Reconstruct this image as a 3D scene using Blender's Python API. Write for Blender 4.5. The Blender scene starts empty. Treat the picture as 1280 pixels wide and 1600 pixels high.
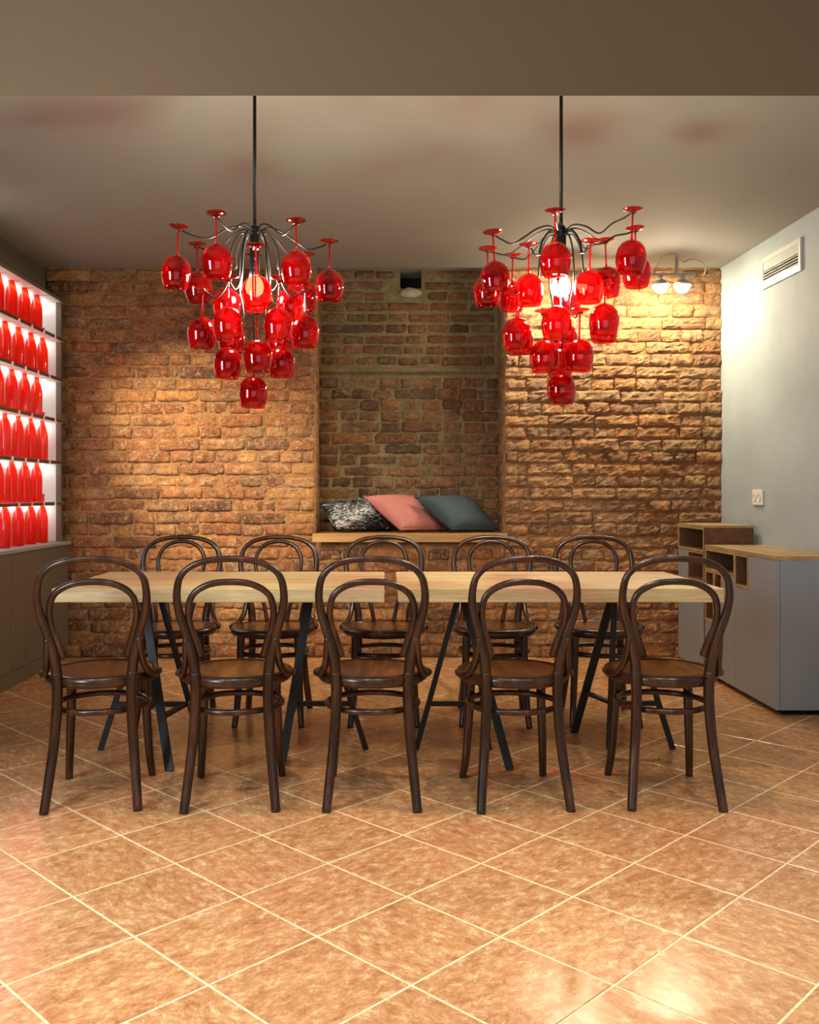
import bpy, bmesh, math, random
from mathutils import Vector, Matrix, noise
random.seed(7)
PI = math.pi
S = bpy.context.scene
COL = S.collection
def srgb(r, g, b):
    f = lambda c: (c/255/12.92) if c/255 <= .04045 else ((c/255+.055)/1.055)**2.4
    return (f(r), f(g), f(b), 1)

# ------------------------------------------------------------------ camera
F, CX, CY, EYE = 1450.0, 600.0, 770.0, 1.12          # focal length in px of a 1280x1600 frame, principal point, eye height
cam_d = bpy.data.cameras.new('camera'); cam = bpy.data.objects.new('camera', cam_d); COL.objects.link(cam)
cam.location = (0, 0, EYE); cam.rotation_euler = (PI/2, 0, 0)
cam_d.sensor_fit = 'HORIZONTAL'; cam_d.sensor_width = 36; cam_d.lens = F/1280*36
cam_d.shift_x = (640-CX)/1280; cam_d.shift_y = (CY-800)/1280
cam_d.clip_start = .05
S.camera = cam
# ------------------------------------------------------------------ world, lights, exposure
w = bpy.data.worlds.new('world'); S.world = w; w.use_nodes = True
w.node_tree.nodes['Background'].inputs[0].default_value = (.75, .85, 1, 1)
w.node_tree.nodes['Background'].inputs[1].default_value = .3
def area_light(name, loc, target, sx, sy, power, color):
    d = bpy.data.lights.new(name, 'AREA'); d.shape = 'RECTANGLE'; d.size = sx; d.size_y = sy; d.energy = power; d.color = color
    o = bpy.data.objects.new(name, d); COL.objects.link(o); o.location = loc
    o.rotation_euler = (Vector(target)-Vector(loc)).to_track_quat('-Z', 'Y').to_euler(); return o
def spot_light(name, loc, target, power, color, ang, blend, rad):
    d = bpy.data.lights.new(name, 'SPOT'); d.energy = power; d.color = color; d.spot_size = math.radians(ang); d.spot_blend = blend; d.shadow_soft_size = rad
    o = bpy.data.objects.new(name, d); COL.objects.link(o); o.location = loc
    o.rotation_euler = (Vector(target)-Vector(loc)).to_track_quat('-Z', 'Y').to_euler(); return o
area_light('rear_fill', (.6, -1.35, 1.5), (.3, 4, .9), 3.0, 1.7, 14, (.84, .92, 1))  # unseen fill panel before the closed rear wall, stands in for daylight
area_light('side_daylight', (-2.2, 1.3, 1.6), (2, 3.4, 1.5), .9, 1.3, 62, (.76, .88, 1))
for dx in (-1.5, -.5, .5, 1.5):                        # added fill spots, unseen above the frame, brightening the foreground floor
    spot_light('front_fill_spot', (dx, 1.75, 2.92), (dx*.95, 2.05, 0), 88, (1, .97, .93), 74, .9, .05)
spot_light('shelf_top_spot', (-2.2, 4.55, 2.58), (-1.22, 6.3, 1.25), 330, (1, .83, .58), 46, 1, .025)
spot_light('unseen_spot', (-1.0, 3.3, 2.57), (-1.1, 6.3, 1.2), 150, (1, .84, .60), 40, 1, .03)
spot_light('unseen_spot', (.45, 3.2, 2.57), (.25, 5.6, .35), 120, (1, .88, .70), 70, 1, .03)  # added fill spot, unseen, lifts the floor behind the table
BULB, RAIL, LED = 720, 250, 9                         # lamp strengths, used in the lamps' builders
S.view_settings.view_transform = 'Standard'; S.view_settings.look = 'None'
S.view_settings.gamma = 1; S.view_settings.use_curve_mapping = False
S.view_settings.exposure = 0.45
S.cycles.transparent_max_bounces = 48
S.cycles.max_bounces = 10; S.cycles.diffuse_bounces = 5
S.cycles.sample_clamp_indirect = 8
S.cycles.caustics_reflective = False; S.cycles.caustics_refractive = False

# ------------------------------------------------------------------ materials
class NT:
    def __init__(s, name):
        s.m = bpy.data.materials.new(name); s.m.use_nodes = True; s.t = s.m.node_tree; s.N = s.t.nodes; s.L = s.t.links
        s.b = s.N['Principled BSDF']; s.out = s.N['Material Output']
    def n(s, typ, **kw):
        x = s.N.new(typ)
        for k, v in kw.items():
            if k.startswith('i_'):
                key = k[2:]; key = int(key) if key.isdigit() else key
                x.inputs[key].default_value = v
            else: setattr(x, k, v)
        return x
    def l(s, a, b): s.L.new(a, b)
    def ramp(s, fac, stops):
        r = s.N.new('ShaderNodeValToRGB'); e = r.color_ramp.elements
        e[0].position, e[0].color = stops[0][0], stops[0][1]; e[1].position, e[1].color = stops[-1][0], stops[-1][1]
        for p, c in stops[1:-1]: q = e.new(p); q.color = c
        s.l(fac, r.inputs[0]); return r.outputs[0]
    def coords(s, kind='Object', scale=(1, 1, 1), rnd=0.0, rot=(0, 0, 0)):
        c = s.n('ShaderNodeTexCoord'); mp = s.n('ShaderNodeMapping'); mp.inputs['Scale'].default_value = scale; mp.inputs['Rotation'].default_value = rot
        s.l(c.outputs[kind], mp.inputs[0])
        if rnd:
            oi = s.n('ShaderNodeObjectInfo'); mu = s.n('ShaderNodeMath', operation='MULTIPLY'); mu.inputs[1].default_value = rnd
            s.l(oi.outputs['Random'], mu.inputs[0]); s.l(mu.outputs[0], mp.inputs['Location'])
        return mp.outputs[0]
    def noise(s, v, scale, detail=4, rough=.55, dist=0):
        x = s.n('ShaderNodeTexNoise'); x.inputs['Scale'].default_value = scale; x.inputs['Detail'].default_value = detail
        x.inputs['Roughness'].default_value = rough; x.inputs['Distortion'].default_value = dist; s.l(v, x.inputs['Vector']); return x.outputs[0]
    def mix(s, f, a, b, mode='MIX'):
        x = s.n('ShaderNodeMix', data_type='RGBA', blend_type=mode)
        for sock, val in ((x.inputs['Factor'], f), (x.inputs['A'], a), (x.inputs['B'], b)):
            pass
        ins = [i for i in x.inputs if i.type == 'RGBA']; fi = x.inputs[0]
        for sock, val in ((fi, f), (ins[0], a), (ins[1], b)):
            if hasattr(val, 'is_output'): s.l(val, sock)
            else: sock.default_value = val
        return [o for o in x.outputs if o.type == 'RGBA'][0]
    def bump(s, h, strength=.3, dist=.01, normal=None):
        x = s.n('ShaderNodeBump'); x.inputs['Strength'].default_value = strength; x.inputs['Distance'].default_value = dist
        s.l(h, x.inputs['Height'])
        if normal is not None: s.l(normal, x.inputs['Normal'])
        s.l(x.outputs[0], s.b.inputs['Normal']); return x.outputs[0]
    def set(s, color=None, rough=None, metal=None, spec=None, coat=None, coat_rough=None):
        b = s.b.inputs
        if color is not None:
            if hasattr(color, 'is_output'): s.l(color, b['Base Color'])
            else: b['Base Color'].default_value = color
        if rough is not None:
            if hasattr(rough, 'is_output'): s.l(rough, b['Roughness'])
            else: b['Roughness'].default_value = rough
        if metal is not None: b['Metallic'].default_value = metal
        if spec is not None: b['Specular IOR Level'].default_value = spec
        if coat is not None: b['Coat Weight'].default_value = coat
        if coat_rough is not None: b['Coat Roughness'].default_value = coat_rough
        return s.m

def m_plain(name, c, rough=.5, metal=0, nscale=60, namp=.08, bump=0, coat=0, detail=3):
    t = NT(name); v = t.coords(); f = t.noise(v, nscale, detail)
    dark = tuple(x*(1-namp) for x in c[:3])+(1,); lite = tuple(min(1, x*(1+namp)) for x in c[:3])+(1,)
    col = t.ramp(f, [(.3, dark), (.7, lite)])
    if bump: t.bump(f, bump, .002)
    return t.set(col, rough, metal, coat=coat)
def m_plaster(name, c, amp=.12, scale=1.6):
    t = NT(name); v = t.coords(); big = t.noise(v, scale, 6, .62); fine = t.noise(v, 90, 4)
    d = tuple(x*(1-amp) for x in c[:3])+(1,); l = tuple(min(1, x*(1+amp)) for x in c[:3])+(1,)
    col = t.ramp(big, [(.32, d), (.5, c), (.68, l)])
    t.bump(fine, .12, .004); return t.set(col, .8)
def m_brick(name, stops, fleck=.64, fleck_col=srgb(205, 180, 140)):
    t = NT(name); oi = t.n('ShaderNodeObjectInfo'); v = t.coords('Object', rnd=37.0)
    base = t.ramp(oi.outputs['Random'], stops)
    blotch = t.ramp(t.noise(v, 14, 5, .65), [(.28, (.38, .34, .32, 1)), (.5, (.9, .9, .9, 1)), (.72, (1.35, 1.25, 1.1, 1))])
    c1 = t.mix(1.0, base, blotch, 'MULTIPLY')
    fine = t.ramp(t.noise(v, 80, 5, .75), [(.34, (.42, .38, .35, 1)), (.5, (1, 1, 1, 1)), (.66, (1.5, 1.42, 1.3, 1))])
    c2 = t.mix(.9, c1, fine, 'MULTIPLY')
    fl = t.ramp(t.noise(v, 30, 7, .8, .8), [(fleck-.06, (0, 0, 0, 1)), (fleck+.05, (.8, .8, .8, 1))])
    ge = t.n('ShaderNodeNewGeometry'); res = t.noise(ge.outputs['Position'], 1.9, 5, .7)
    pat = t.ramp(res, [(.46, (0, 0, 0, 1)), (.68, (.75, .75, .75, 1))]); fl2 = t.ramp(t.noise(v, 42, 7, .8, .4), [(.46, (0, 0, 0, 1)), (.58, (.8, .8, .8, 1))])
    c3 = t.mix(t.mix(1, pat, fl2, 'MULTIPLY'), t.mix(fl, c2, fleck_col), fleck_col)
    n1 = t.noise(v, 34, 7, .75, .4); n2 = t.noise(v, 120, 4, .6)
    b1 = t.n('ShaderNodeBump'); b1.inputs['Strength'].default_value = 1.0; b1.inputs['Distance'].default_value = .022; t.l(n1, b1.inputs['Height'])
    t.bump(n2, .6, .005, b1.outputs[0])
    return t.set(c3, .5, spec=.5)
def m_mortar(name, a, b):
    t = NT(name); v = t.coords(); n1 = t.noise(v, 9, 6, .7); n2 = t.noise(v, 70, 5, .65)
    col = t.mix(.55, t.ramp(n1, [(.3, a), (.7, b)]), t.ramp(n2, [(.35, (.55, .5, .45, 1)), (.65, (1.2, 1.2, 1.2, 1))]), 'MULTIPLY')
    t.bump(n2, .8, .008); return t.set(col, .85)
def m_tile():
    t = NT('glazed_tile'); v = t.coords('Object', (1, 1.6, 1), 23.0, (0, 0, .6))
    n1 = t.noise(v, 8, 9, .76); n2 = t.noise(v, 24, 10, .82, .3); n3 = t.noise(v, 70, 4, .6)
    c = t.ramp(n1, [(.34, srgb(158, 106, 66)), (.45, srgb(192, 138, 90)), (.56, srgb(206, 156, 106)), (.66, srgb(226, 196, 146))])
    vein = t.ramp(n2, [(.36, srgb(130, 80, 46)), (.45, srgb(186, 128, 80)), (.53, srgb(208, 158, 106)), (.63, srgb(248, 228, 178))])
    c = t.mix(.62, c, vein); oi = t.n('ShaderNodeObjectInfo')
    tone = t.ramp(oi.outputs['Random'], [(0, (.94, .93, .92, 1)), (1, (1.04, 1.03, 1.02, 1))])
    c = t.mix(1, c, tone, 'MULTIPLY')
    t.bump(n3, .06, .003)
    r = t.ramp(n2, [(.3, (.16, .16, .16, 1)), (.7, (.25, .25, .25, 1))])
    return t.set(c, r, spec=.65)
def m_wood(name, dark, mid, light, scale=(2.2, 26, 26), rough=.45, coat=0, gr=.0015, rnd=11.0, amp=.12):
    t = NT(name); v = t.coords('Object', scale, rnd); n1 = t.noise(v, 1.0, 7, .62, .5); n2 = t.noise(v, 5.5, 5, .6)
    c = t.ramp(n1, [(.3, dark), (.5, mid), (.7, light)])
    c = t.mix(.45, c, t.ramp(n2, [(.35, (.6, .55, .5, 1)), (.65, (1.15, 1.15, 1.15, 1))]), 'MULTIPLY')
    t.bump(n2, amp, gr); return t.set(c, rough, coat=coat, coat_rough=.15)
def m_red_glass(name, tint, body, f_body, f_gloss=.0):
    """coloured glass: what passes through is dyed, a little is scattered in the dye, the skin reflects by its index"""
    t = NT(name); t.N.remove(t.b)
    tr = t.n('ShaderNodeBsdfTransparent'); tr.inputs[0].default_value = tint
    tl = t.n('ShaderNodeBsdfTranslucent'); tl.inputs[0].default_value = body
    df = t.n('ShaderNodeBsdfDiffuse'); df.inputs[0].default_value = body
    sc = t.n('ShaderNodeMixShader'); sc.inputs[0].default_value = .35; t.l(tl.outputs[0], sc.inputs[1]); t.l(df.outputs[0], sc.inputs[2])
    a = t.n('ShaderNodeMixShader'); a.inputs[0].default_value = f_body; t.l(tr.outputs[0], a.inputs[1]); t.l(sc.outputs[0], a.inputs[2])
    gl = t.n('ShaderNodeBsdfGlossy'); gl.inputs['Roughness'].default_value = .03; gl.inputs[0].default_value = (1, 1, 1, 1)
    fr = t.n('ShaderNodeFresnel'); fr.inputs[0].default_value = 1.5
    geo = t.n('ShaderNodeNewGeometry')
    front = t.n('ShaderNodeMath', operation='SUBTRACT'); front.inputs[0].default_value = 1; t.l(geo.outputs['Backfacing'], front.inputs[1])
    mu = t.n('ShaderNodeMath', operation='MULTIPLY'); t.l(fr.outputs[0], mu.inputs[0]); t.l(front.outputs[0], mu.inputs[1])
    b = t.n('ShaderNodeMixShader'); t.l(mu.outputs[0], b.inputs[0]); t.l(a.outputs[0], b.inputs[1]); t.l(gl.outputs[0], b.inputs[2])
    t.l(b.outputs[0], t.out.inputs[0]); return t.m
def m_emit(name, c, st):
    t = NT(name); t.N.remove(t.b); e = t.n('ShaderNodeEmission'); e.inputs[0].default_value = c; e.inputs[1].default_value = st
    t.l(e.outputs[0], t.out.inputs[0]); return t.m
def m_fabric(name, a, b, scale=260, bands=None):
    t = NT(name); v = t.coords('Object'); n = t.noise(v, scale, 2)
    c = t.ramp(n, [(.35, a), (.65, b)]); t.bump(n, .5, .003)
    return t.set(c, .9, spec=.2)
def m_black_print():
    t = NT('black_print_fabric'); v = t.coords('UV', (13, 40, 1), rot=(0, 0, .35)); n = t.noise(v, 1.0, 6, .8, 1.0); v2 = t.coords('UV', (1.6, 1.6, 1)); n2 = t.noise(v2, 1.0, 1)
    add = t.n('ShaderNodeMath', operation='ADD'); t.l(n, add.inputs[0]); t.l(n2, add.inputs[1])
    c = t.ramp(add.outputs[0], [(.98, srgb(14, 15, 20)), (1.06, srgb(225, 225, 225))])
    t.N[-1].name
    # the ramp works on 0..1, so scale the sum
    t.L.remove(c.node.inputs[0].links[0]); hv = t.n('ShaderNodeMath', operation='MULTIPLY'); hv.inputs[1].default_value = .7; n2m = t.n('ShaderNodeMath', operation='MULTIPLY'); n2m.inputs[1].default_value = .35; t.l(n2, n2m.inputs[0]); t.l(n2m.outputs[0], add.inputs[1])
    t.l(add.outputs[0], hv.inputs[0]); t.l(hv.outputs[0], c.node.inputs[0])
    c.node.color_ramp.elements[0].position = .488; c.node.color_ramp.elements[1].position = .512
    t.bump(t.noise(t.coords('Object'), 240, 2), .4, .002); return t.set(c, .8, spec=.25)

M = {}
M['floor_grout'] = m_mortar('tile_grout', srgb(240, 220, 172), srgb(250, 234, 192))
M['tile'] = m_tile()
M['ceiling'] = m_plaster('ceiling_paint', srgb(150, 149, 143), .05, .9)
M['beam'] = m_plaster('beam_paint', srgb(130, 104, 76), .04, .9)
M['wall_grey'] = m_plaster('grey_plaster', srgb(166, 180, 184), .13, 1.3)
M['wall_left'] = m_plaster('dark_grey_paint', srgb(92, 84, 74), .05)
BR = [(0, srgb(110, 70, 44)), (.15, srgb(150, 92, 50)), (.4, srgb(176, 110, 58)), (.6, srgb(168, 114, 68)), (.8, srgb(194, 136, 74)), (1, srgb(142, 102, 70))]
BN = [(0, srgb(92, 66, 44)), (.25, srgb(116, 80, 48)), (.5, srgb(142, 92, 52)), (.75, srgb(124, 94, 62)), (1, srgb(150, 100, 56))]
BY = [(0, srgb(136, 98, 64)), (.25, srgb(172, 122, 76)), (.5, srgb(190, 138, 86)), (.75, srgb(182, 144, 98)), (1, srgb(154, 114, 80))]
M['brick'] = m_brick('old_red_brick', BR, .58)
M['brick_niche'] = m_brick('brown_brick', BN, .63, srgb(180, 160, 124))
M['brick_yellow'] = m_brick('lamplit_brick', BY, .60)  # yellower than the other pier: the lamps' glow put into the colour
M['mortar'] = m_mortar('lime_mortar', srgb(120, 82, 48), srgb(176, 132, 84))
M['mortar_niche'] = m_mortar('grey_mortar', srgb(104, 92, 60), srgb(140, 124, 86))
M['recess_shade'] = m_plain('shade_black', (.004, .004, .004, 1), .9)  # near black: shade of hole, vent and toe kick put into the colour
M['oak'] = m_wood('pale_oak', srgb(196, 174, 118), srgb(218, 198, 146), srgb(232, 216, 170), (1.6, 22, 30), .42, 0, .001)
M['bench_oak'] = m_wood('bench_oak', srgb(150, 108, 56), srgb(182, 138, 80), srgb(200, 160, 100), (1.6, 22, 30), .5)
M['ply'] = m_wood('ply_edge', srgb(148, 124, 82), srgb(176, 152, 106), srgb(198, 176, 130), (20, 2, 20), .55)
M['ply_in'] = m_wood('brown_ply', srgb(88, 62, 36), srgb(104, 76, 46), srgb(118, 88, 54), (20, 2, 20), .6)
M['bent'] = m_wood('dark_bentwood', srgb(32, 16, 6), srgb(52, 27, 11), srgb(90, 51, 24), (26, 26, 4), .3, .2, .0006, 11.0, .08)
M['bent_seat'] = m_wood('seat_veneer', srgb(60, 35, 14), srgb(98, 61, 26), srgb(146, 98, 46), (22, 3, 10), .3, .25, .0008, 11.0, .1)
M['steel'] = m_plain('dark_steel', srgb(30, 32, 32), .5, .2, 80, .1)
M['black_metal'] = m_plain('black_metal', srgb(34, 34, 36), .38, .5, 80, .1)
M['cabinet'] = m_plain('grey_laminate', srgb(144, 154, 160), .5, 0, 240, .06)
M['cabinet_dark'] = m_plain('dark_grey_laminate', srgb(104, 96, 84), .5, 0, 240, .06)
M['white'] = m_plain('white_laminate', srgb(232, 236, 236), .35, 0, 40, .02)
M['white_plastic'] = m_plain('white_plastic', srgb(238, 238, 234), .35, 0, 40, .02)
M['alu'] = m_plain('vent_aluminium', srgb(206, 208, 206), .4, .2, 120, .06)
M['vent_plate'] = m_plain('vent_plate', srgb(170, 182, 178), .45, .1, 60, .05)
M['goblet'] = m_red_glass('red_goblet_glass', (.84, .18, .16, 1), (.55, .004, .008, 1), .07)
M['goblet_thin'] = m_red_glass('red_stem_glass', (.9, .12, .10, 1), (.4, .012, .014, 1), .14)
M['bottle'] = m_red_glass('red_bottle_glass', (.98, .14, .05, 1), (.95, .03, .01, 1), .32)
M['bulb'] = m_emit('lit_bulb', (1, .84, .62, 1), BULB)
M['rail_bulb'] = m_emit('lit_spot_bulb', (1, .84, .58, 1), RAIL)
M['led'] = m_emit('lit_led_strip', (1, .96, .9, 1), LED)
M['pink'] = m_fabric('pink_knit', srgb(176, 104, 98), srgb(214, 144, 136))
M['teal'] = m_fabric('slate_velvet', srgb(58, 70, 76), srgb(84, 98, 104))
M['print'] = m_black_print()
M['lamp_white'] = m_plain('lamp_socket', srgb(150, 150, 146), .4)

# ------------------------------------------------------------------ mesh helpers
def link(name, bm, mat, parent=None, smooth=False, loc=None):
    me = bpy.data.meshes.new(name)
    bmesh.ops.recalc_face_normals(bm, faces=bm.faces)
    bm.to_mesh(me); bm.free()
    if mat is not None: me.materials.append(mat)
    if smooth:
        for p in me.polygons: p.use_smooth = True
    o = bpy.data.objects.new(name, me); COL.objects.link(o)
    if loc: o.location = loc
    if parent: o.parent = parent
    return o
def inst(name, me, parent, loc=(0, 0, 0), rot=(0, 0, 0), sc=(1, 1, 1)):
    o = bpy.data.objects.new(name, me); COL.objects.link(o); o.parent = parent
    o.location = loc; o.rotation_euler = rot; o.scale = sc; return o
def add_box(bm, x0, x1, y0, y1, z0, z1, bevel=0):
    r = bmesh.ops.create_cube(bm, size=1)
    vs = r['verts']
    for v in vs:
        v.co = Vector((x0+(v.co.x+.5)*(x1-x0), y0+(v.co.y+.5)*(y1-y0), z0+(v.co.z+.5)*(z1-z0)))
    if bevel:
        es = list({e for v in vs for e in v.link_edges})
        bmesh.ops.bevel(bm, geom=es, offset=bevel, segments=2, affect='EDGES', profile=.5)
def box(name, mat, parent, x0, x1, y0, y1, z0, z1, bevel=0, loc=None):
    bm = bmesh.new(); add_box(bm, x0, x1, y0, y1, z0, z1, bevel); return link(name, bm, mat, parent, loc=loc)
def spline(pts, n=8, closed=False):
    P = [Vector(p) for p in pts]; out = []; m = len(P)
    rng = range(m) if closed else range(m-1)
    for i in rng:
        if closed: a, b, c, d = P[i-1], P[i], P[(i+1) % m], P[(i+2) % m]
        else: b, c = P[i], P[i+1]; a = P[i-1] if i else b*2-c; d = P[i+2] if i+2 < m else c*2-b
        for k in range(n):
            t = k/n
            out.append(.5*((2*b)+(-a+c)*t+(2*a-5*b+4*c-d)*t*t+(-a+3*b-3*c+d)*t**3))
    if not closed: out.append(P[-1].copy())
    return out
def add_tube(bm, pts, rad, seg=10, closed=False, sq=None):
    P = [Vector(p) for p in pts]; n = len(P); rings = []
    rf = rad if callable(rad) else (lambda t: rad)
    T = [(P[(i+1) % n]-P[i-1] if closed else P[min(i+1, n-1)]-P[max(i-1, 0)]).normalized() for i in range(n)]
    ref = Vector((0, 0, 1)) if abs(T[0].z) < .9 else Vector((0, 1, 0))
    u = (ref-T[0]*ref.dot(T[0])).normalized()
    for i in range(n):
        u = (u-T[i]*u.dot(T[i])).normalized(); v = T[i].cross(u)
        r = rf(i/(n-1 if not closed else n))
        rings.append([bm.verts.new(P[i]+(u*math.cos(2*PI*k/seg)+v*math.sin(2*PI*k/seg))*r) for k in range(seg)])
    for i in range(n if closed else n-1):
        A, B = rings[i], rings[(i+1) % n]
        for k in range(seg): bm.faces.new((A[k], A[(k+1) % seg], B[(k+1) % seg], B[k]))
    if not closed: bm.faces.new(rings[0][::-1]); bm.faces.new(rings[-1])
def tube(name, mat, parent, pts, rad, seg=10, closed=False, n=8, loc=None):
    bm = bmesh.new(); add_tube(bm, spline(pts, n, closed) if n else pts, rad, seg, closed); return link(name, bm, mat, parent, True, loc)
def add_lathe(bm, prof, seg=24, cap=True):
    rings = []
    for r, z in prof:
        if r < 1e-5: rings.append([bm.verts.new((0, 0, z))])
        else: rings.append([bm.verts.new((r*math.cos(2*PI*k/seg), r*math.sin(2*PI*k/seg), z)) for k in range(seg)])
    for A, B in zip(rings, rings[1:]):
        for k in range(seg):
            a = [A[k % len(A)], A[(k+1) % seg % len(A)]]; b = [B[(k+1) % seg % len(B)], B[k % len(B)]]
            vs = []
            for q in a+b:
                if q not in vs: vs.append(q)
            if len(vs) > 2: bm.faces.new(vs)
def lathe(name, mat, parent, prof, seg=24, loc=None):
    bm = bmesh.new(); add_lathe(bm, prof, seg); return link(name, bm, mat, parent, True, loc)
def add_bar(bm, p, q, w_, d_, up=(0, 1, 0)):
    p, q = Vector(p), Vector(q); t = (q-p).normalized(); u = Vector(up); u = (u-t*u.dot(t)).normalized(); v = t.cross(u)
    A = [p+v*sx*w_/2+u*sy*d_/2 for sx, sy in ((-1, -1), (1, -1), (1, 1), (-1, 1))]; B = [a+(q-p) for a in A]
    A = [bm.verts.new(a) for a in A]; B = [bm.verts.new(a) for a in B]
    bm.faces.new(A[::-1]); bm.faces.new(B)
    for k in range(4): bm.faces.new((A[k], A[(k+1) % 4], B[(k+1) % 4], B[k]))
def bar(name, mat, parent, p, q, w_, d_, up=(0, 1, 0)):
    bm = bmesh.new(); add_bar(bm, p, q, w_, d_, up); return link(name, bm, mat, parent)
def empty(name, label, cat, loc=(0, 0, 0), rz=0, group=None):
    o = bpy.data.objects.new(name, None); COL.objects.link(o); o.location = loc; o.rotation_euler = (0, 0, rz)
    o.empty_display_size = .1; return tag(o, label, cat, group)
def tag(o, label, cat, group=None):
    o['label'] = label; o['category'] = cat
    if group: o['group'] = group
    return o
def structure(o, label=None):
    o['kind'] = 'structure'
    if label: o['label'] = label
    return o
def copy_tree(o, parent=None):
    c = o.copy(); COL.objects.link(c)
    if parent: c.parent = parent
    for ch in list(o.children): copy_tree(ch, c)
    return c

# ------------------------------------------------------------------ floor: base in grout, every tile a part
YB, H = 6.30, 2.65                                     # brick face depth, ceiling height
RW = lambda y: 2.468-.0276*y                           # right wall, slightly out of square
floor = structure(box('floor', M['floor_grout'], None, -2.45, 2.7, -1.6, 6.9, -.1, -.0015), 'floor of square terracotta tiles laid diagonally')
TP, TS = .327, .3205
bm = bmesh.new(); add_box(bm, -TS/2, TS/2, -TS/2, TS/2, -.012, 0, .0022)
tile_me = bpy.data.meshes.new('tile'); bm.to_mesh(tile_me); bm.free(); tile_me.materials.append(M['tile'])
near = []
u0, v0, rt = 1.211+TP/2, 1.123+TP/2, math.sqrt(.5)
for i in range(-14, 24):
    for j in range(-14, 24):
        u, v = u0+i*TP, v0+j*TP; x, y = (u-v)*rt, (u+v)*rt
        if not (-2.36 < x < 2.62 and -1.4 < y < 6.48): continue
        px = 600+x*1450/max(y, .1)
        if y > 1.75 and -190 < px < 1470 and y < 6.45: inst('tile', tile_me, floor, (x, y, 0), (0, 0, PI/4+random.choice((0, PI/2, PI, -PI/2))), (1, 1, 1))
        elif y <= 1.75 or True: near.append((x, y))
bm = bmesh.new()
for x, y in near:
    r = bmesh.ops.create_cube(bm, size=1)
    for v in r['verts']:
        a, b = v.co.x*TS, v.co.y*TS; v.co = Vector((x+(a-b)*rt, y+(a+b)*rt, -.012+(v.co.z+.5)*.012))
o = link('outer_tiles', bm, M['tile'], floor); o['kind'] = 'stuff'

# ------------------------------------------------------------------ plain shell
structure(box('ceiling', M['ceiling'], None, -2.45, 2.6, 3.14, YB+.005, H, H+.12), 'grey painted ceiling over the table')
structure(box('ceiling_front', M['ceiling'], None, -2.45, 2.7, -1.7, 3.0, 2.95, 3.05))
bm = bmesh.new()
a = [bm.verts.new((x, y, z)) for x in (-2.45, 2.7) for y, z in ((3.0, 2.4035), (3.0, 3.05), (3.14, 3.05), (3.14, 2.478))]
for f in ((0, 1, 2, 3), (7, 6, 5, 4), (0, 4, 5, 1), (1, 5, 6, 2), (2, 6, 7, 3), (3, 7, 4, 0)): bm.faces.new([a[k] for k in f])
structure(link('trim_1', bm, M['beam']), 'brown grey beam face dropping below the ceiling, in front of the table')
structure(box('ceiling_niche', M['ceiling'], None, -.9, 1.3, YB+.005, 6.95, 2.72, 2.84))
structure(box('wall_left', M['wall_left'], None, -2.45, -2.30, -1.7, 6.9, 0, 3.0), 'dark grey wall behind the bottle shelves')
bm = bmesh.new()
a = [bm.verts.new((RW(y)+dx, y, z)) for z in (0, 3.0) for y, dx in ((-1.6, 0), (6.9, 0), (6.9, .15), (-1.6, .15))]
for f in ((0, 1, 2, 3), (7, 6, 5, 4), (0, 4, 5, 1), (1, 5, 6, 2), (2, 6, 7, 3), (3, 7, 4, 0)): bm.faces.new([a[k] for k in f])
structure(link('wall_right', bm, M['wall_grey']), 'pale grey plaster wall beside the sideboard')
structure(box('wall_rear', M['wall_grey'], None, -2.45, 2.7, -1.7, -1.6, 0, 3.0))

# ------------------------------------------------------------------ brick walls
def brick_mesh(wd, hg, dp, seed, rough):
    rnd = random.Random(seed); nx, nz = (11, 5) if wd > .2 else (6, 5)
    bm = bmesh.new(); off = Vector((seed*3.7, seed*1.3, 0)); g = []
    bend = rnd.uniform(-.003, .003)
    for j in range(nz+1):
        row = []
        for i in range(nx+1):
            x = (i/nx-.5)*wd; z = (j/nz-.5)*hg
            edge = i in (0, nx) or j in (0, nz); corner = i in (0, nx) and j in (0, nz)
            n1 = noise.noise(Vector((x*22, z*26, 0))+off); n2 = noise.noise(Vector((x*60, z*60, 5))+off)
            y = -(n1*.008+n2*.0062)*rough
            if edge: y += .007+rnd.uniform(0, .006)*rough; x += rnd.uniform(-.003, .003); z += rnd.uniform(-.003, .0025)
            if corner: x *= .975; z *= .93
            z += bend*math.sin(i/nx*PI)
            row.append(bm.verts.new((x, y, z)))
        g.append(row)
    for j in range(nz):
        for i in range(nx): bm.faces.new((g[j][i], g[j][i+1], g[j+1][i+1], g[j+1][i]))
    border = [g[0][i] for i in range(nx)]+[g[j][nx] for j in range(nz)]+[g[nz][i] for i in range(nx, 0, -1)]+[g[j][0] for j in range(nz, 0, -1)]
    back = [bm.verts.new((v.co.x, dp, v.co.z)) for v in border]; m = len(border)
    for k in range(m): bm.faces.new((border[k], back[k], back[(k+1) % m], border[(k+1) % m]))
    bm.faces.new(back[::-1])
    bmesh.ops.recalc_face_normals(bm, faces=bm.faces)
    me = bpy.data.meshes.new('brick'); bm.to_mesh(me); bm.free()
    if rough < 1.5:
        for p in me.polygons[:nx*nz]: p.use_smooth = True
    return me
CO, JT = .0826, .008                                   # course height, joint
SL, HL = .292, .142
def brick_set(mat, seed, rough, dp=.05, hg=CO-JT):
    st = [brick_mesh(SL, hg, dp, seed+k, rough) for k in range(10)]; hd = [brick_mesh(HL, hg, dp, seed+50+k, rough) for k in range(10)]
    for m in st+hd: m.materials.append(mat)
    return st, hd
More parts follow.
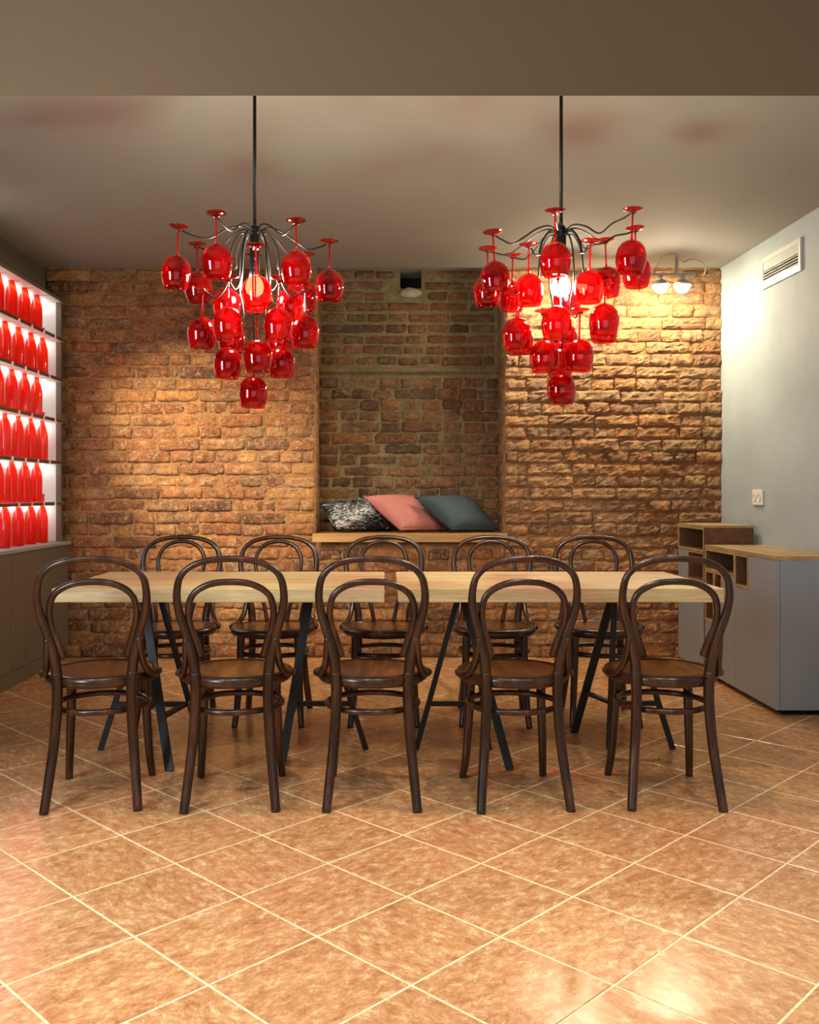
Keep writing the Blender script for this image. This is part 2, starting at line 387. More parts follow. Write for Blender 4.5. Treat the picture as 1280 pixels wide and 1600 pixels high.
def mortar_sheet(name, mat, x0, x1, z0, z1, y, dp=.3, amp=.006, hole=None, step=.03):
    nx, nz = max(2, int((x1-x0)/step)), max(2, int((z1-z0)/step)); bm = bmesh.new(); g = []
    for j in range(nz+1):
        g.append([])
        for i in range(nx+1):
            x = x0+(x1-x0)*i/nx; z = z0+(z1-z0)*j/nz; e = i in (0, nx) or j in (0, nz)
            g[-1].append(bm.verts.new((x, y+(0 if e else noise.noise(Vector((x*16, y*3, z*16)))*amp), z)))
    for j in range(nz):
        for i in range(nx):
            c = (g[j][i].co+g[j+1][i+1].co)/2
            if hole and hole[0] < c.x < hole[1] and hole[2] < c.z < hole[3]: continue
            bm.faces.new((g[j][i], g[j][i+1], g[j+1][i+1], g[j+1][i]))
    if not hole:
        bd = [g[0][i] for i in range(nx)]+[g[j][nx] for j in range(nz)]+[g[nz][i] for i in range(nx, 0, -1)]+[g[j][0] for j in range(nz, 0, -1)]
        bk = [bm.verts.new((v.co.x, y+dp, v.co.z)) for v in bd]; m = len(bd)
        for k in range(m): bm.faces.new((bd[k], bk[k], bk[(k+1) % m], bd[(k+1) % m]))
        bm.faces.new(bk[::-1])
    return link(name, bm, mat, None, True)
def lay(parent, sets, x0, x1, z0, z1, face, seed, skip=None, only_headers=0.0, jit=.006, rows_off=0, base=0.0, course=CO):
    rnd = random.Random(seed); st, hd = sets; r = 0; z = z0+course/2; num = 0
    while z < z1-course*.2:
        headers = ((r+rows_off) % 2 == 0) or rnd.random() < only_headers
        x = x0
        if not headers: x += 0
        first = True
        while x < x1-.03:
            hh = headers
            if rnd.random() < .14: hh = not hh
            L = (HL if hh else SL)*rnd.uniform(.95, 1.05)
            if first and not headers and (r % 4 == 1): L *= .55
            if first and headers and (r % 4 == 0): L *= .6
            first = False
            if x+L > x1-.06: L = x1-x-.004
            cx = x+L/2; me = rnd.choice(st if L > .2 else hd); nom = SL if L > .2 else HL
            if not (skip and skip(cx, z, L)):
                inst('brick', me, parent, (cx, face+rnd.uniform(-jit, jit), z+rnd.uniform(-.004, .004)),
                     (rnd.uniform(-.02, .02), rnd.choice((0, PI))+rnd.uniform(-.012, .012), rnd.uniform(-.02, .02)), (L/nom, 1, rnd.uniform(.95, 1.05))); num += 1
            x += L+JT*rnd.uniform(.8, 1.3)
        z += course; r += 1
    return num
NX0, NX1, NY = -.469, .826, 6.67                        # niche left, right, back face
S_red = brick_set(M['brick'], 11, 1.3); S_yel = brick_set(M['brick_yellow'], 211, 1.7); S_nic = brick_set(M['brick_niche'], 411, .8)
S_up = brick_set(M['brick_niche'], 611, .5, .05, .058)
wl = structure(mortar_sheet('wall_back_left', M['mortar'], -2.3, NX0+.004, 0, H+.03, YB+.012, .6), 'old brick pier between the bottle shelves and the niche')
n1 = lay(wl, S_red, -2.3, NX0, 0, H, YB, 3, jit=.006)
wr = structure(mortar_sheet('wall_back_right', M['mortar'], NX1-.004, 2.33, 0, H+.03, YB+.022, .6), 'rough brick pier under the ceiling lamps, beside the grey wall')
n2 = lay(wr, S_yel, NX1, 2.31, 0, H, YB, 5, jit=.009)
HOLE = (.105, .255, 2.60, 2.735)
# lower wall below the bench, then the niche's back
BZ = .845                                              # bench top
wb = structure(mortar_sheet('wall_below_bench', M['mortar'], NX0, NX1, 0, BZ-.06, YB+.012, .4), 'brick wall below the window-seat bench')
n3 = lay(wb, S_red, NX0, NX1, 0, BZ-.075, YB, 9, jit=.004, only_headers=.5)
wn = structure(mortar_sheet('wall_niche', M['mortar_niche'], NX0-.02, NX1+.02, BZ-.06, 2.74, NY+.008, .1, .004, HOLE), 'brown brick back of the niche above the cushions')
BAND = 2.0
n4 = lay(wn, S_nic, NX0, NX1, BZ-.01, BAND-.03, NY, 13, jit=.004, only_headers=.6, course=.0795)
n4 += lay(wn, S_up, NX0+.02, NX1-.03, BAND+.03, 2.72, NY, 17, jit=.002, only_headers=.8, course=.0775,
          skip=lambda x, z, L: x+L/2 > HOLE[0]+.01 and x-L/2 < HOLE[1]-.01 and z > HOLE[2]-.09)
bm = bmesh.new(); g = []
for i in range(41):
    x = NX0-.01+(NX1-NX0+.02)*i/40; a = noise.noise(Vector((x*9, 1, 0)))*.006; b = noise.noise(Vector((x*9, 7, 0)))*.006
    g.append([bm.verts.new((x, NY+.03, BAND-.022+a)), bm.verts.new((x, NY-.022, BAND-.017+a)), bm.verts.new((x, NY-.02, BAND+.016+b)), bm.verts.new((x, NY+.03, BAND+.022+b))])
for i in range(40):
    for k in range(4): bm.faces.new((g[i][k], g[i][(k+1) % 4], g[i+1][(k+1) % 4], g[i+1][k]))
bm.faces.new(g[0]); bm.faces.new(g[-1][::-1])
link('mortar_band', bm, M['mortar_niche'], wn, True)
bm = bmesh.new(); x0, x1, z0, z1 = HOLE
q = [bm.verts.new(p) for p in ((x0-.03, NY+.009, z0-.03), (x1+.03, NY+.009, z0-.03), (x1+.03, NY+.009, z1+.03), (x0-.03, NY+.009, z1+.03), (x0-.03, NY+.25, z0-.03), (x1+.03, NY+.25, z0-.03), (x1+.03, NY+.25, z1+.03), (x0-.03, NY+.25, z1+.03))]
for f in ((4, 5, 6, 7), (0, 1, 5, 4), (1, 2, 6, 5), (2, 3, 7, 6), (3, 0, 4, 7)): bm.faces.new([q[k] for k in f])
link('cavity', bm, M['recess_shade'], wn)
bm = bmesh.new(); bmesh.ops.create_icosphere(bm, subdivisions=3, radius=1)
for v in bm.verts:
    v.co *= 1+noise.noise(v.co*2.3)*.25; v.co = Vector((.19+v.co.x*.08, NY+v.co.y*.022, HOLE[2]-.045+v.co.z*.038))
link('mortar_lump', bm, m_mortar('pale_mortar', srgb(150, 140, 118), srgb(178, 168, 142)), wn, True)
# niche jambs: brick ends facing into the niche (parts of the piers)
rnd = random.Random(23)
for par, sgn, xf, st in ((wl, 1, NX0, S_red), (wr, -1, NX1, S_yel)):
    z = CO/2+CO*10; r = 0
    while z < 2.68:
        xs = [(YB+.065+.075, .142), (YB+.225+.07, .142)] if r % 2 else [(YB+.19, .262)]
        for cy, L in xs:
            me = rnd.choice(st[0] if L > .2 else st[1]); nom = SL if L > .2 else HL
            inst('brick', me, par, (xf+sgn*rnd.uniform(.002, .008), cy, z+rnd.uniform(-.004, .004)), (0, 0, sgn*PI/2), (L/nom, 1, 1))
        z += CO; r += 1
structure(box('ceiling_shadow_gap', M['ceiling'], None, NX0-.2, NX1+.2, YB+.01, YB+.03, H+.05, H+.10))

# ------------------------------------------------------------------ bench and cushions
bench = empty('window_seat_bench', 'long oak bench board across the brick niche, under the three cushions', 'bench', (.18, 6.45, BZ))
box('seat_board', M['bench_oak'], bench, NX0+.012, NX1-.012, 6.262, 6.64, -.025, 0, .003, (-.18, -6.45, 0))
box('front_board', M['bench_oak'], bench, NX0-.012, NX1+.004, 6.236, 6.262, -.058, 0, .003, (-.18, -6.45, 0))
def cushion(name, C4, thick, mat, label, tassel=False):
    a, b, c, d = [Vector(p) for p in C4]               # top-left, top-right, bottom-right, bottom-left as seen from the table
    n = 18; nor = (b-a).cross(d-a).normalized(); bm = bmesh.new(); uvl = bm.loops.layers.uv.new('UVMap'); grids = []
    cen = (a+b+c+d)/4
    for side in (1, -1):
        g = []
        for j in range(n+1):
            g.append([])
            for i in range(n+1):
                u, v = i/n, j/n; p = (a*(1-u)+b*u)*(1-v)+(d*(1-u)+c*u)*v
                pu, pv = abs(2*u-1), abs(2*v-1)
                inw = .06*(1-(1-pu**2)*.0)
                q = p+(cen-p)*.07*((1-pu**4)*(pv**6)+(1-pv**4)*(pu**6))
                h = thick/2*((1-pu**2.6)*(1-pv**2.6))**.5
                h *= 1+.12*noise.noise(Vector((u*4, v*4, len(label))))
                g[-1].append(bm.verts.new(q+nor*side*h) if (side == 1 or not (i in (0, n) or j in (0, n))) else grids[0][j][i])
        grids.append(g)
        for j in range(n):
            for i in range(n):
                vs = [g[j][i], g[j][i+1], g[j+1][i+1], g[j+1][i]]; f = bm.faces.new(vs if side == 1 else vs[::-1])
                for lp, (uu, vv) in zip(f.loops, [(i, j), (i+1, j), (i+1, j+1), (i, j+1)] if side == 1 else [(i, j+1), (i+1, j+1), (i+1, j), (i, j)]): lp[uvl].uv = (uu/n, vv/n)
    o = link(name, bm, mat, None, True); me = o.data
    e = empty(name, label, 'cushion', tuple(cen)); o.name = 'cover'; o.parent = e; o.location = -cen
    e.name = name
    bd = [grids and None]
    rim = []
    for k in range(48):
        t = k/48*4; s = int(t); f = t-s; P4 = (a, b, c, d)
        p = P4[s]*(1-f)+P4[(s+1) % 4]*f; pp = abs(2*f-1)
        rim.append(p+(cen-p)*.07*(1-pp**4)-cen)
    bm = bmesh.new(); add_tube(bm, rim, .0035, 6, True); link('piping', bm, mat, e, True)
    return e
def P(px, py, y): return ((px-CX)*y/F, y, EYE-(py-CY)*y/F)
B = [(P(500, 787, 6.35), P(574, 775, 6.62), P(614, 829, 6.57), P(526, 828, 6.33)),
     (P(568, 775, 6.45), P(646, 774, 6.62), P(696, 828, 6.57), P(626, 828, 6.31)),
     (P(647, 777, 6.43), P(732, 777, 6.60), P(781, 829, 6.56), P(706, 827, 6.31))]
cushion('cushion', B[0], .17, M['print'], 'black cushion with a white scratchy print, beside the pink one')
cushion('cushion', B[1], .14, M['pink'], 'pink knitted cushion between the two dark ones')
cushion('cushion', B[2], .17, M['teal'], 'plain slate grey cushion leaning on the pink one')

# ------------------------------------------------------------------ chairs
def make_chair(kind):
    c = empty('bentwood_chair', '', 'chair')
    W = M['bent']
    lathe('seat', M['bent_seat'], c, [(0, .452), (.06, .4525), (.13, .455), (.168, .460), (.178, .4605), (.178, .44), (0, .44)], 40)
    lathe('seat_frame', W, c, [(.172, .425), (.196, .424), (.205, .432), (.208, .446), (.205, .459), (.196, .464), (.180, .4645), (.172, .458), (.172, .425)], 48)
    for s in (-1, 1):
        tube('leg', W, c, [(s*.131, -.170, .478), (s*.129, -.169, .44), (s*.129, -.172, .36), (s*.138, -.185, .22), (s*.151, -.212, .09), (s*.160, -.236, 0)], lambda t: .0205-.004*t, 12)
        tube('leg', W, c, [(s*.138, .118, .43), (s*.140, .125, .33), (s*.146, .135, .20), (s*.152, .150, .09), (s*.160, .178, 0)], lambda t: .0195-.005*t, 12)
        tube('side_brace', W, c, [(s*.158, -.196, .605), (s*.162, -.180, .56), (s*.170, -.145, .50), (s*.188, -.105, .463), (s*.207, -.055, .456), (s*.207, -.01, .452)], lambda t: .0125+.001*t, 10)
    wd = 1.0 if kind == 'near' else 1.05
    half = [(.129, -.168, .455), (.137, -.176, .53), (.158*wd, -.190, .62), (.181*wd, -.205, .70), (.187*wd, -.216, .77), (.168*wd, -.227, .835), (.105*wd, -.237, .876)]
    tube('back_hoop', W, c, [(-x, y, z) for x, y, z in half]+[(0, -.240, .889)]+half[::-1], lambda t: .0205-.009*min(1, min(t, 1-t)*2.6), 12)
    if kind == 'near': half = [(.113, -.160, .535), (.126, -.172, .585), (.144, -.186, .645), (.150, -.197, .705), (.132, -.206, .762), (.075, -.213, .797)]; top = (0, -.215, .806)
    else: half = [(.050, -.150, .462), (.066, -.162, .54), (.094, -.182, .64), (.116, -.200, .74), (.112, -.213, .80), (.072, -.222, .850)]; top = (0, -.225, .868)
    tube('inner_hoop', W, c, [(-x, y, z) for x, y, z in half]+[top]+half[::-1], (lambda t: .0155-.0035*min(1, min(t, 1-t)*5)) if kind == 'near' else .0105, 12)
    tube('leg_ring', W, c, [(.168*math.cos(a*PI/8), .168*math.sin(a*PI/8)-.014, .337) for a in range(16)], .0115, 10, True, 4)
    return c
chair, chair_far = make_chair('near'), make_chair('far')
near_labels = ['bentwood chair with its back to us, nearest the bottle shelves',
               'bentwood chair with its back to us, second from the bottle shelves',
               'bentwood chair with its back to us, standing before the gap between the tables',
               'bentwood chair with its back to us, second from the grey sideboard',
               'bentwood chair with its back to us, nearest the grey sideboard']
far_labels = ['bentwood chair facing us across the table, nearest the bottle shelves',
              'bentwood chair facing us across the table, second from the bottle shelves',
              'bentwood chair facing us behind the gap between the two tables',
              'bentwood chair facing us across the table, in front of the slate grey cushion',
              'bentwood chair facing us across the table, nearest the grey sideboard']
spots = [(-1.055, 3.485, 7, near_labels[0]), (-.552, 3.485, 3, near_labels[1]), (-.042, 3.49, 0, near_labels[2]), (.482, 3.485, 4, near_labels[3]), (1.042, 3.50, -2, near_labels[4]),
         (-1.035, 4.60, 184, far_labels[0]), (-.55, 4.60, 179, far_labels[1]), (0, 4.60, 180, far_labels[2]), (.545, 4.60, 176, far_labels[3]), (1.072, 4.60, 176, far_labels[4])]
for i, (x, y, r, lab) in enumerate(spots):
    o = (chair, chair_far)[i//5] if i%5 == 0 else copy_tree((chair, chair_far)[i//5])
    o.location = (x, y, 0); o.rotation_euler = (0, 0, math.radians(r)); o['label'] = lab; o['group'] = 'bentwood chairs around the table'

# ------------------------------------------------------------------ tables on steel tripods
TH = .75
def table(x0, x1, label, trip):
    cx, cy = (x0+x1)/2, 3.97
    t = empty('dining_table', label, 'table', (cx, cy, 0), 0, 'two oak tables set end to end')
    L = lambda x, y, z: (x-cx, y-cy, z)
    box('table_top', M['oak'], t, x0-cx, x1-cx, 3.585-cy, 4.355-cy, TH-.054, TH, .003)
    for ax, xl, xr, za, (fx, fy), (tx, ty) in trip:
        h = TH-.055; bz = .2
        box('mounting_plate', M['steel'], t, ax-cx-.06, ax-cx+.06, za-cy-.10, za-cy+.10, h-.008, h)
        hl = lambda x: ax+(x-ax)*(1-bz/h)
        bar('leg', M['steel'], t, L(ax-.02, za, h-.006), L(xl, za, 0), .022, .022)
        bar('leg', M['steel'], t, L(ax+.02, za, h-.006), L(xr, za, 0), .022, .022)
        bar('leg', M['steel'], t, L(tx, ty, h-.006), L(fx, fy, 0), .034, .016)
        bar('stretcher', M['steel'], t, L(hl(xl), za, bz), L(hl(xr), za, bz), .02, .02, (0, 0, 1))
        k = bz/h; q = (fx+(tx-fx)*k, fy+(ty-fy)*k, bz); e = (xr if fx > ax else xl)
        bar('brace', M['steel'], t, L(*q), L(ax+(hl(e)-ax)*.9, za, bz), .026, .014, (0, 0, 1))
    return t
table(-1.284, .002, 'pale oak table on dark steel legs, nearer the bottle shelves',
      [(-1.0, -1.234, -.79, 4.04, (-.862, 3.733), (-1.03, 3.97)), (-.315, -.427, -.078, 4.05, (-.4215, 3.82), (-.315, 3.97))])
table(.055, 1.316, 'pale oak table on dark steel legs, nearer the grey sideboard',
      [(.35, .14, .46, 4.05, (.51, 3.75), (.335, 3.97)), (1.03, .985, 1.263, 4.06, (.887, 4.33), (1.03, 4.15))])

# ------------------------------------------------------------------ bottle shelves on the left wall
base = empty('base_cabinet', 'long low grey cabinet under the bottle shelves', 'cabinet', (-2.215, 5.4, 0))
L = (2.215, -5.4, 0)
Y0, Y1 = 4.3, 6.262
box('plinth', M['cabinet_dark'], base, -2.29, -2.145, Y0, Y1, 0, .095, 0, L)
bm = bmesh.new(); add_box(bm, -2.295, -2.15, Y0, Y1, .1, .772); link('body', bm, M['cabinet_dark'], base, loc=L)
box('door', M['cabinet_dark'], base, -2.15, -2.13, 5.302, Y1, .1, .772, .0015, L)
box('door', M['cabinet_dark'], base, -2.15, -2.13, Y0, 5.298, .1, .772, .0015, L)
box('worktop', M['cabinet'], base, -2.298, -2.112, Y0, 6.268, .774, .795, .002, L)
unit = empty('bottle_shelf', 'backlit white shelf unit lined with red bottles, on the dark wall', 'shelf', (-2.22, 5.4, .797))
L = (2.22, -5.4, -.797)
box('back_panel', M['white'], unit, -2.299, -2.285, 4.5, 6.215, .797, 2.41, 0, L)
box('end_panel', M['white'], unit, -2.285, -2.19, 6.20, 6.215, .797, 2.405, 0, L)
box('end_post', M['cabinet_dark'], unit, -2.19, -2.157, 6.195, 6.225, .797, 2.405, 0, L)
SH = [2.412, 2.15, 1.881, 1.607, 1.33, 1.06]           # shelf heights, top one first
ZE = [6.06-.2*k for k in range(4)]; ZO = [5.96-.2*k for k in range(4)]
BXc, NK = -2.232, .0185
for r, h in enumerate(SH):
    zs = (ZO if r % 2 == 0 else ZE); bm = bmesh.new()
    add_box(bm, -2.285, BXc-NK-.003, 4.5, 6.235, h-.022, h)
    ys = sorted(zs); cur = 4.5
    for y in ys+[None]:
        e = (y-NK) if y else 6.235
        add_box(bm, BXc-NK-.003, -2.147, cur, e, h-.022, h)
        if y: cur = y+NK
    link('shelf_board', bm, M['white'], unit, loc=L)
    box('edge_strip', M['cabinet_dark'] if r < 5 else M['cabinet'], unit, -2.1475, -2.1445, 4.5, 6.236, h-.022, h-.001, 0, L) if r == 0 else None
    if r:
        bm = bmesh.new(); cur = 4.5
        for y in ys+[None]:
            e = (y-NK) if y else 6.235
            add_box(bm, -2.147, -2.144, cur, e, h-.021, h-.001)
            if y: cur = y+NK
        link('edge_strip', bm, m_plain('shelf_edge_%d' % r, srgb(92, 70, 58), .4) if r == 1 else bpy.data.materials['shelf_edge_1'], unit, loc=L)
    box('led_strip', M['led'], unit, -2.2845, -2.270, 4.6, 6.19, h-.034, h-.0225, 0, L)
box('top_fascia', M['wall_left'], unit, -2.211, -2.199, 4.5, 6.03, 2.4122, 2.50, 0, L)
def make_bottle():
    b = empty('red_bottle', '', 'bottle')
    lathe('glass', M['bottle'], b, [(0, .006), (.02, .003), (.032, 0), (.0355, .006), (.0362, .02), (.0362, .145), (.034, .17), (.028, .20), (.020, .228), (.0148, .246), (.0138, .262), (.0136, .300)], 22)
    lathe('lip', M['bottle'], b, [(.0136, .300), (.0158, .302), (.0162, .308), (.0158, .314), (.0135, .316), (.0115, .314), (.0115, .296)], 18)
    return b
bott = make_bottle(); first = True
rows = ['on the topmost shelf', 'on the second shelf from the top', 'on the third shelf from the top', 'on the fourth shelf from the top', 'on the lowest shelf', 'on the grey worktop under the shelves']
rank = ['nearest the brick wall', 'second from the brick wall', 'third from the brick wall', 'farthest from the brick wall']
for r in range(6):
    zb = (SH[r+1] if r < 5 else .795)+.0005
    for k, y in enumerate(ZO if r % 2 == 0 else ZE):
        o = bott if first else copy_tree(bott); first = False
        o.location = (BXc, y, zb); o['label'] = 'red glass bottle %s, %s' % (rows[r], rank[k]); o['group'] = 'red bottles on the wall shelves'

# ------------------------------------------------------------------ stepped sideboard on the right
FX = 1.968                                             # front plane
sb = empty('sideboard', 'grey sideboard with oak top and open oak cubbyholes, along the grey wall', 'sideboard', (2.15, 5.15, 0))
L = (-2.15, -5.15, 0)
bx = lambda n, m, p, *a: box(n, M[m], p, *a, loc=L)
Ya, Yb, Ym = 4.65, 5.685, 5.26                          # near end, step, door seam (notch)
bx('plinth', 'recess_shade', sb, FX+.05, 2.29, Ya+.04, Yb, 0, .03)
bx('end_panel', 'cabinet', sb, FX+.02, 2.315, Ya, Ya+.018, .03, .782)
bx('back_panel', 'cabinet', sb, 2.285, 2.30, Ya+.018, Yb, .03, .782)
bx('base_panel', 'cabinet', sb, FX+.02, 2.285, Ya+.018, Yb, .03, .048)
bx('worktop', 'ply', sb, FX-.003, 2.318, Ya-.003, Yb, .782, .802)
def cubby(parent, y0, y1, z0, z1, dp=.28, t=.012, div=None):
    """open oak box let into the front"""
    o = empty_part('cubbyhole', parent)
    x0, x1 = FX-.003, FX+dp
    box('frame_board', M['ply'], o, x0, x1, y0, y1, z1-t, z1, loc=L); box('frame_board', M['ply'], o, x0, x1, y0, y1, z0, z0+t, loc=L)
    box('frame_board', M['ply'], o, x0, x1, y0, y0+t, z0+t, z1-t, loc=L); box('frame_board', M['ply'], o, x0, x1, y1-t, y1, z0+t, z1-t, loc=L)
    box('lining', M['ply_in'], o, x1-.006, x1, y0+t, y1-t, z0+t, z1-t, loc=L)
    box('lining', M['ply_in'], o, FX+.002, x1-.006, y1-t-.002, y1-t, z0+t, z1-t, loc=L)
    box('lining', M['ply_in'], o, FX+.002, x1-.006, y0+t, y1-t-.002, z0+t, z0+t+.002, loc=L)
    return o
def empty_part(name, parent):
    o = bpy.data.objects.new(name, None); COL.objects.link(o); o.parent = parent; o.empty_display_size = .05; return o
def yz(px, py):
    y = FX*F/(px-CX); return y, EYE-(py-CY)*y/F
def prism_yz(name, mat, parent, poly, x0, x1):
    bm = bmesh.new(); A = [bm.verts.new((x0, y, z)) for y, z in poly]; Bv = [bm.verts.new((x1, y, z)) for y, z in poly]; n = len(poly)
    bm.faces.new(A); bm.faces.new(Bv[::-1])
    for k in range(n): bm.faces.new((A[k], Bv[k], Bv[(k+1) % n], A[(k+1) % n]))
    return link(name, bm, mat, parent, loc=L)
YA0, YA1 = 5.205, 5.205
c2y0, c2y1, c2z0 = 5.01, 5.20, .60                      # narrow tall cubby beside the wide one
c1z0 = .652
cubby(sb, Ym-.055, Yb-.002, c1z0, .781)                 # wide cubby
cubby(sb, c2y0, Ym-.057, c2z0, .781)
# doors: near door notched round the narrow cubby
prism_yz('door', M['cabinet'], sb, [(Ya, .03), (Ym-.058, .03), (Ym-.058, c2z0-.002), (c2y0-.002, c2z0-.002), (c2y0-.002, .780), (Ya, .780)], FX, FX+.018)
DZ = .36                                               # bottom of the tall pair of cubbies
ty0, ty1, ty2 = 5.40, 5.53, Yb-.002
cubby(sb, ty1+.001, ty2, .345, c1z0-.002)
cubby(sb, ty0, ty1-.001, .52, c1z0-.002)
prism_yz('door', M['cabinet'], sb, [(Ym-.055, .03), (Yb, .03), (Yb, .343), (ty1-.001, .343), (ty1-.001, .518), (ty0-.002, .518), (ty0-.002, c1z0-.002), (Ym-.055, c1z0-.002)], FX, FX+.018)
tall = empty('tall_cabinet', 'taller grey cabinet with an oak box on top, between sideboard and brick wall', 'cabinet', (2.15, 5.95, 0))
L = (-2.15, -5.95, 0)
Yc, Yd = 5.69, 6.20
bx('plinth', 'recess_shade', tall, FX+.05, 2.28, Yc, Yd, 0, .03)
bx('back_panel', 'cabinet', tall, 2.27, 2.285, Yc, Yd, .03, .74)
bx('side_panel', 'ply_in', tall, FX-.002, 2.268, Yc, Yc+.012, .03, .905)
bx('far_panel', 'cabinet', tall, FX+.02, 2.268, Yd-.014, Yd, .03, .76)
bx('top_board', 'ply', tall, FX-.003, 2.27, Yc, Yd, .905, .919)
cubby(tall, Yc+.013, Yd-.001, .755, .904)
cubby(tall, Yc+.013, 6.01, .565, .752)
prism_yz('door', M['cabinet'], tall, [(6.012, .563), (6.012, .752), (Yd, .752), (Yd, .03), (5.862, .03), (5.862, .563)], FX, FX+.018)
prism_yz('door', M['cabinet'], tall, [(5.858, .563), (5.858, .03), (Yc+.013, .03), (Yc+.013, .563)], FX, FX+.018)

# ------------------------------------------------------------------ right wall: vent, socket
ang = math.atan(.0276)
vent = empty('air_vent', 'white rectangular air vent with dark slots, high on the grey wall', 'vent', (RW(5.40)-.001, 5.40, 2.447), ang)
def ring_frame(name, mat, parent, y0, y1, z0, z1, t, x0, x1, tb=None):
    bm = bmesh.new(); tb = tb or t
    add_box(bm, x0, x1, y0, y1, z1-t, z1); add_box(bm, x0, x1, y0, y1, z0, z0+tb)
    add_box(bm, x0, x1, y0, y0+t*.9, z0+tb, z1-t); add_box(bm, x0, x1, y1-t*.9, y1, z0+tb, z1-t); return link(name, bm, mat, parent)
ring_frame('frame', M['alu'], vent, -.25, .25, -.092, .092, .026, -.014, 0, .04)
box('backing', M['recess_shade'], vent, -.002, 0, -.23, .23, -.06, .07)
box('upper_plate', M['vent_plate'], vent, -.011, -.002, -.226, .226, .012, .066)
for k in range(4): bar('slat', M['alu'], vent, (-.007, -.226, .004-k*.0165), (-.007, .226, .004-k*.0165), .004, .009, (1, 0, 0))
sock = empty('wall_socket', 'small white double socket on the grey wall above the sideboard', 'socket', (RW(5.715)-.001, 5.715, 1.092), ang)
box('plate', M['white_plastic'], sock, -.012, 0, -.072, .072, -.047, .047, .003)
for s in (-1, 1):
    bm = bmesh.new(); add_lathe(bm, [(.024, 0), (.024, .004), (.0215, .004), (.0195, 0)], 20)
    o = link('outlet', bm, M['alu'], sock, True); o.rotation_euler = (0, -PI/2, 0); o.location = (-.012, s*.034, 0)

# ------------------------------------------------------------------ lamps at the top of the brick wall
rail = empty('rail_light', 'rail with glaring bulbs at the top of the rough brick pier, its cable curled', 'lamp', (1.6, 6.02, 2.65))
Lr = (-1.6, -6.02, -2.65)
RZ = 2.535
bm = bmesh.new(); add_box(bm, 1.02, 2.02, 6.01, 6.032, RZ-.008, RZ+.010, .002); link('rail', bm, M['lamp_white'], rail, loc=Lr)
for x in (1.15, 1.90): box('bracket', M['lamp_white'], rail, x-.01, x+.01, 6.014, 6.028, RZ+.01, 2.65, 0, Lr)
for px in (1034, 1068, 872, 908):
    x = (px-CX)*6.0/F
    sk = lathe('socket', M['lamp_white'], rail, [(0, RZ-.008), (.016, RZ-.008), (.02, RZ-.03), (.016, RZ-.042), (0, RZ-.042)], 16, (x-1.6, 0, -2.65))
    lathe('reflector', M['lamp_white'], sk, [(.015, RZ-.036), (.034, RZ-.040), (.052, RZ-.056), (.057, RZ-.072), (.055, RZ-.072), (.050, RZ-.058), (.030, RZ-.0425), (.015, RZ-.039)], 24)
    lathe('bulb', M['rail_bulb'], sk, [(0, RZ-.040), (.018, RZ-.045), (.036, RZ-.058), (.045, RZ-.078), (.039, RZ-.100), (.022, RZ-.116), (0, RZ-.120)], 18)
tube('cable', M['lamp_white'], rail, [(1.75, 6.02, 2.546), (1.77, 6.0, 2.60), (1.80, 5.96, 2.64), (1.86, 5.93, 2.643), (1.90, 5.97, 2.63), (1.94, 6.02, 2.615), (2.0, 6.04, 2.64), (2.07, 6.06, 2.63), (2.12, 6.12, 2.60), (2.14, 6.2, 2.58)], .004, 6, loc=Lr)

# ------------------------------------------------------------------ chandeliers hung with upturned wine glasses
def goblet_meshes():
    bm = bmesh.new()                                   # hanging point at the foot, z downwards; a thin double wall
    out = [(.0045, -.098), (.016, -.101), (.033, -.111), (.045, -.128), (.0505, -.150), (.0495, -.172), (.045, -.192), (.0395, -.209)]
    inn = [(r-.0016, z) for r, z in out[::-1][:-2]]+[(.014, -.1035), (0, -.1015)]
    add_lathe(bm, out+inn, 26); a = link('tmp', bm, M['goblet'], None, True)
    bm = bmesh.new(); add_lathe(bm, [(0, -.004), (.0046, -.006), (.0034, -.02), (.003, -.05), (.0034, -.085), (.0048, -.0985), (0, -.0985)], 10); b = link('tmp', bm, M['goblet_thin'], None, True)
    bm = bmesh.new(); add_lathe(bm, [(0, .0018), (.031, .0036), (.0335, .0025), (.033, .0008), (.018, -.003), (.0065, -.007), (0, -.008)], 24); c = link('tmp', bm, M['goblet'], None, True)
    ms = (a.data, b.data, c.data)
    for o in (a, b, c): bpy.data.objects.remove(o)
    for n, m in zip(('bowl', 'stem', 'foot'), ms): m.name = n
    return ms
GOB = goblet_meshes()
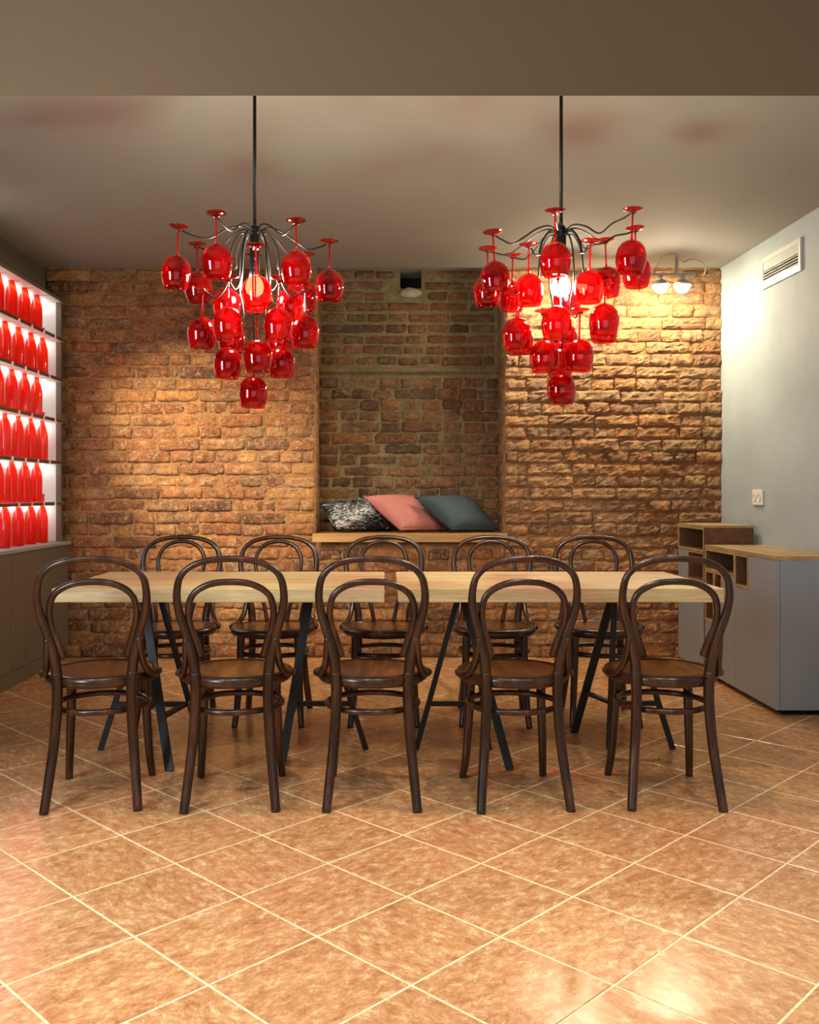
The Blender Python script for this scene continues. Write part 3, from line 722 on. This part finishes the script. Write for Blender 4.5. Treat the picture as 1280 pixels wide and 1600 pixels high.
def chandelier(x, y, label, tiers, tilt):
    c = empty('chandelier', label, 'chandelier', (x, y, H), 0, 'red wine glass chandeliers'); c.rotation_euler = (0, tilt*0, 0)
    ct = 2.045-H                                       # top of the hub
    tube('pole', M['black_metal'], c, [(0, 0, 0), (0, 0, ct)], .0062, 10, n=0)
    lathe('canopy', M['black_metal'], c, [(0, 0), (.045, 0), (.045, -.012), (.02, -.03), (0, -.03)], 24)
    lathe('hub', M['black_metal'], c, [(0, ct+.012), (.012, ct+.01), (.0175, ct), (.0175, ct-.165), (.014, ct-.19), (0, ct-.19)], 20)
    bz = 1.846-H
    lathe('socket', M['lamp_white'], c, [(0, ct-.18), (.019, ct-.182), (.019, bz+.045), (0, bz+.045)], 18)
    lathe('bulb', M['bulb'], c, [(0, bz+.05), (.014, bz+.046), (.016, bz+.032), (.027, bz+.015), (.033, bz-.006), (.028, bz-.026), (.015, bz-.036), (0, bz-.039)], 20)
    rnd = random.Random(int(x*100)+5)
    for R, hz, angs, ds in tiers:
        for a in angs:
            th = math.radians(a-90+rnd.uniform(-2, 2)); ux, uy = math.cos(th), math.sin(th)
            fz = hz-H+ds*ux+rnd.uniform(-.004, .004)
            fp = Vector((ux*R, uy*R, fz))
            # arm: leaves the hub's top, arches out, dips and ends in a hook under the foot
            rk = .010
            if R > .22: pr = [(.012, ct-.012), (.05, ct+.004), (.10, ct-.012), (.15, ct-.045), (R*.72, fz-.030), (R*.88, fz-.020), (R-rk, fz-.010)]
            elif fz > -.72: pr = [(.012, ct-.02), (.045, ct-.012), (.075, ct-.05), (.088, ct-.09), (R-.045, fz-.03), (R-.025, fz-.032), (R-rk, fz-.010)]
            elif fz > -.85: pr = [(.012, ct-.02), (.05, ct-.02), (.078, ct-.07), (.086, ct-.14), (R*.55, fz+.01), (R*.72, fz-.03), (R*.88, fz-.022), (R-rk, fz-.010)]
            elif R > .02: pr = [(.012, ct-.022), (.036, ct-.03), (.055, ct-.09), (.060, ct-.20), (.048, fz+.05), (.045, fz-.0), (R*.75, fz-.022), (R-rk, fz-.010)]
            else: pr = [(.012, ct-.022), (.03, ct-.03), (.047, ct-.09), (.052, ct-.18), (.036, ct-.27), (.022, fz+.06), (.016, fz-.0), (.010, fz-.010)]
            tube('arm', M['black_metal'], c, [(ux*r, uy*r, z) for r, z in pr], .0031, 6, n=6)
            bm = bmesh.new()
            add_tube(bm, [fp+Vector((math.cos(q*PI/6)*.0095, math.sin(q*PI/6)*.0095, -.0095)) for q in range(12)], .0022, 6, True)
            link('hook', bm, M['black_metal'], c, True)
            g = inst('wine_glass', GOB[0], c, fp, (rnd.uniform(-.05, .05), rnd.uniform(-.05, .05), 0))
            inst('stem', GOB[1], g); inst('foot', GOB[2], g)
    return c
CYD = 3.25
chandelier((398-CX)*CYD/F, CYD, 'red wine glass chandelier hanging nearer the bottle shelves, its bulb hidden',
           [(.262, 2.017, (-20, 37, -72, 98, -121, 140, -172), -.01), (.13, 1.948, (10, 117, -125), 0), (.177, 1.836, (-20, 38, -85, 92, -142, 155), 0), (.098, 1.736, (12, 118, -112), 0), (.002, 1.629, (0,), 0)], 0)
chandelier((877-CX)*CYD/F, CYD, 'red wine glass chandelier with its bright bulb showing, nearer the grey wall',
           [(.276, 2.032, (-13, 45, -65, 100, -118, 132, -150), .03), (.13, 1.975, (-70, 40, 165), 0), (.172, 1.842, (-15, 48, -72, 108, 165, -130), .02), (.088, 1.745, (-52, 36, 170), 0), (.002, 1.642, (0,), 0)], 0)
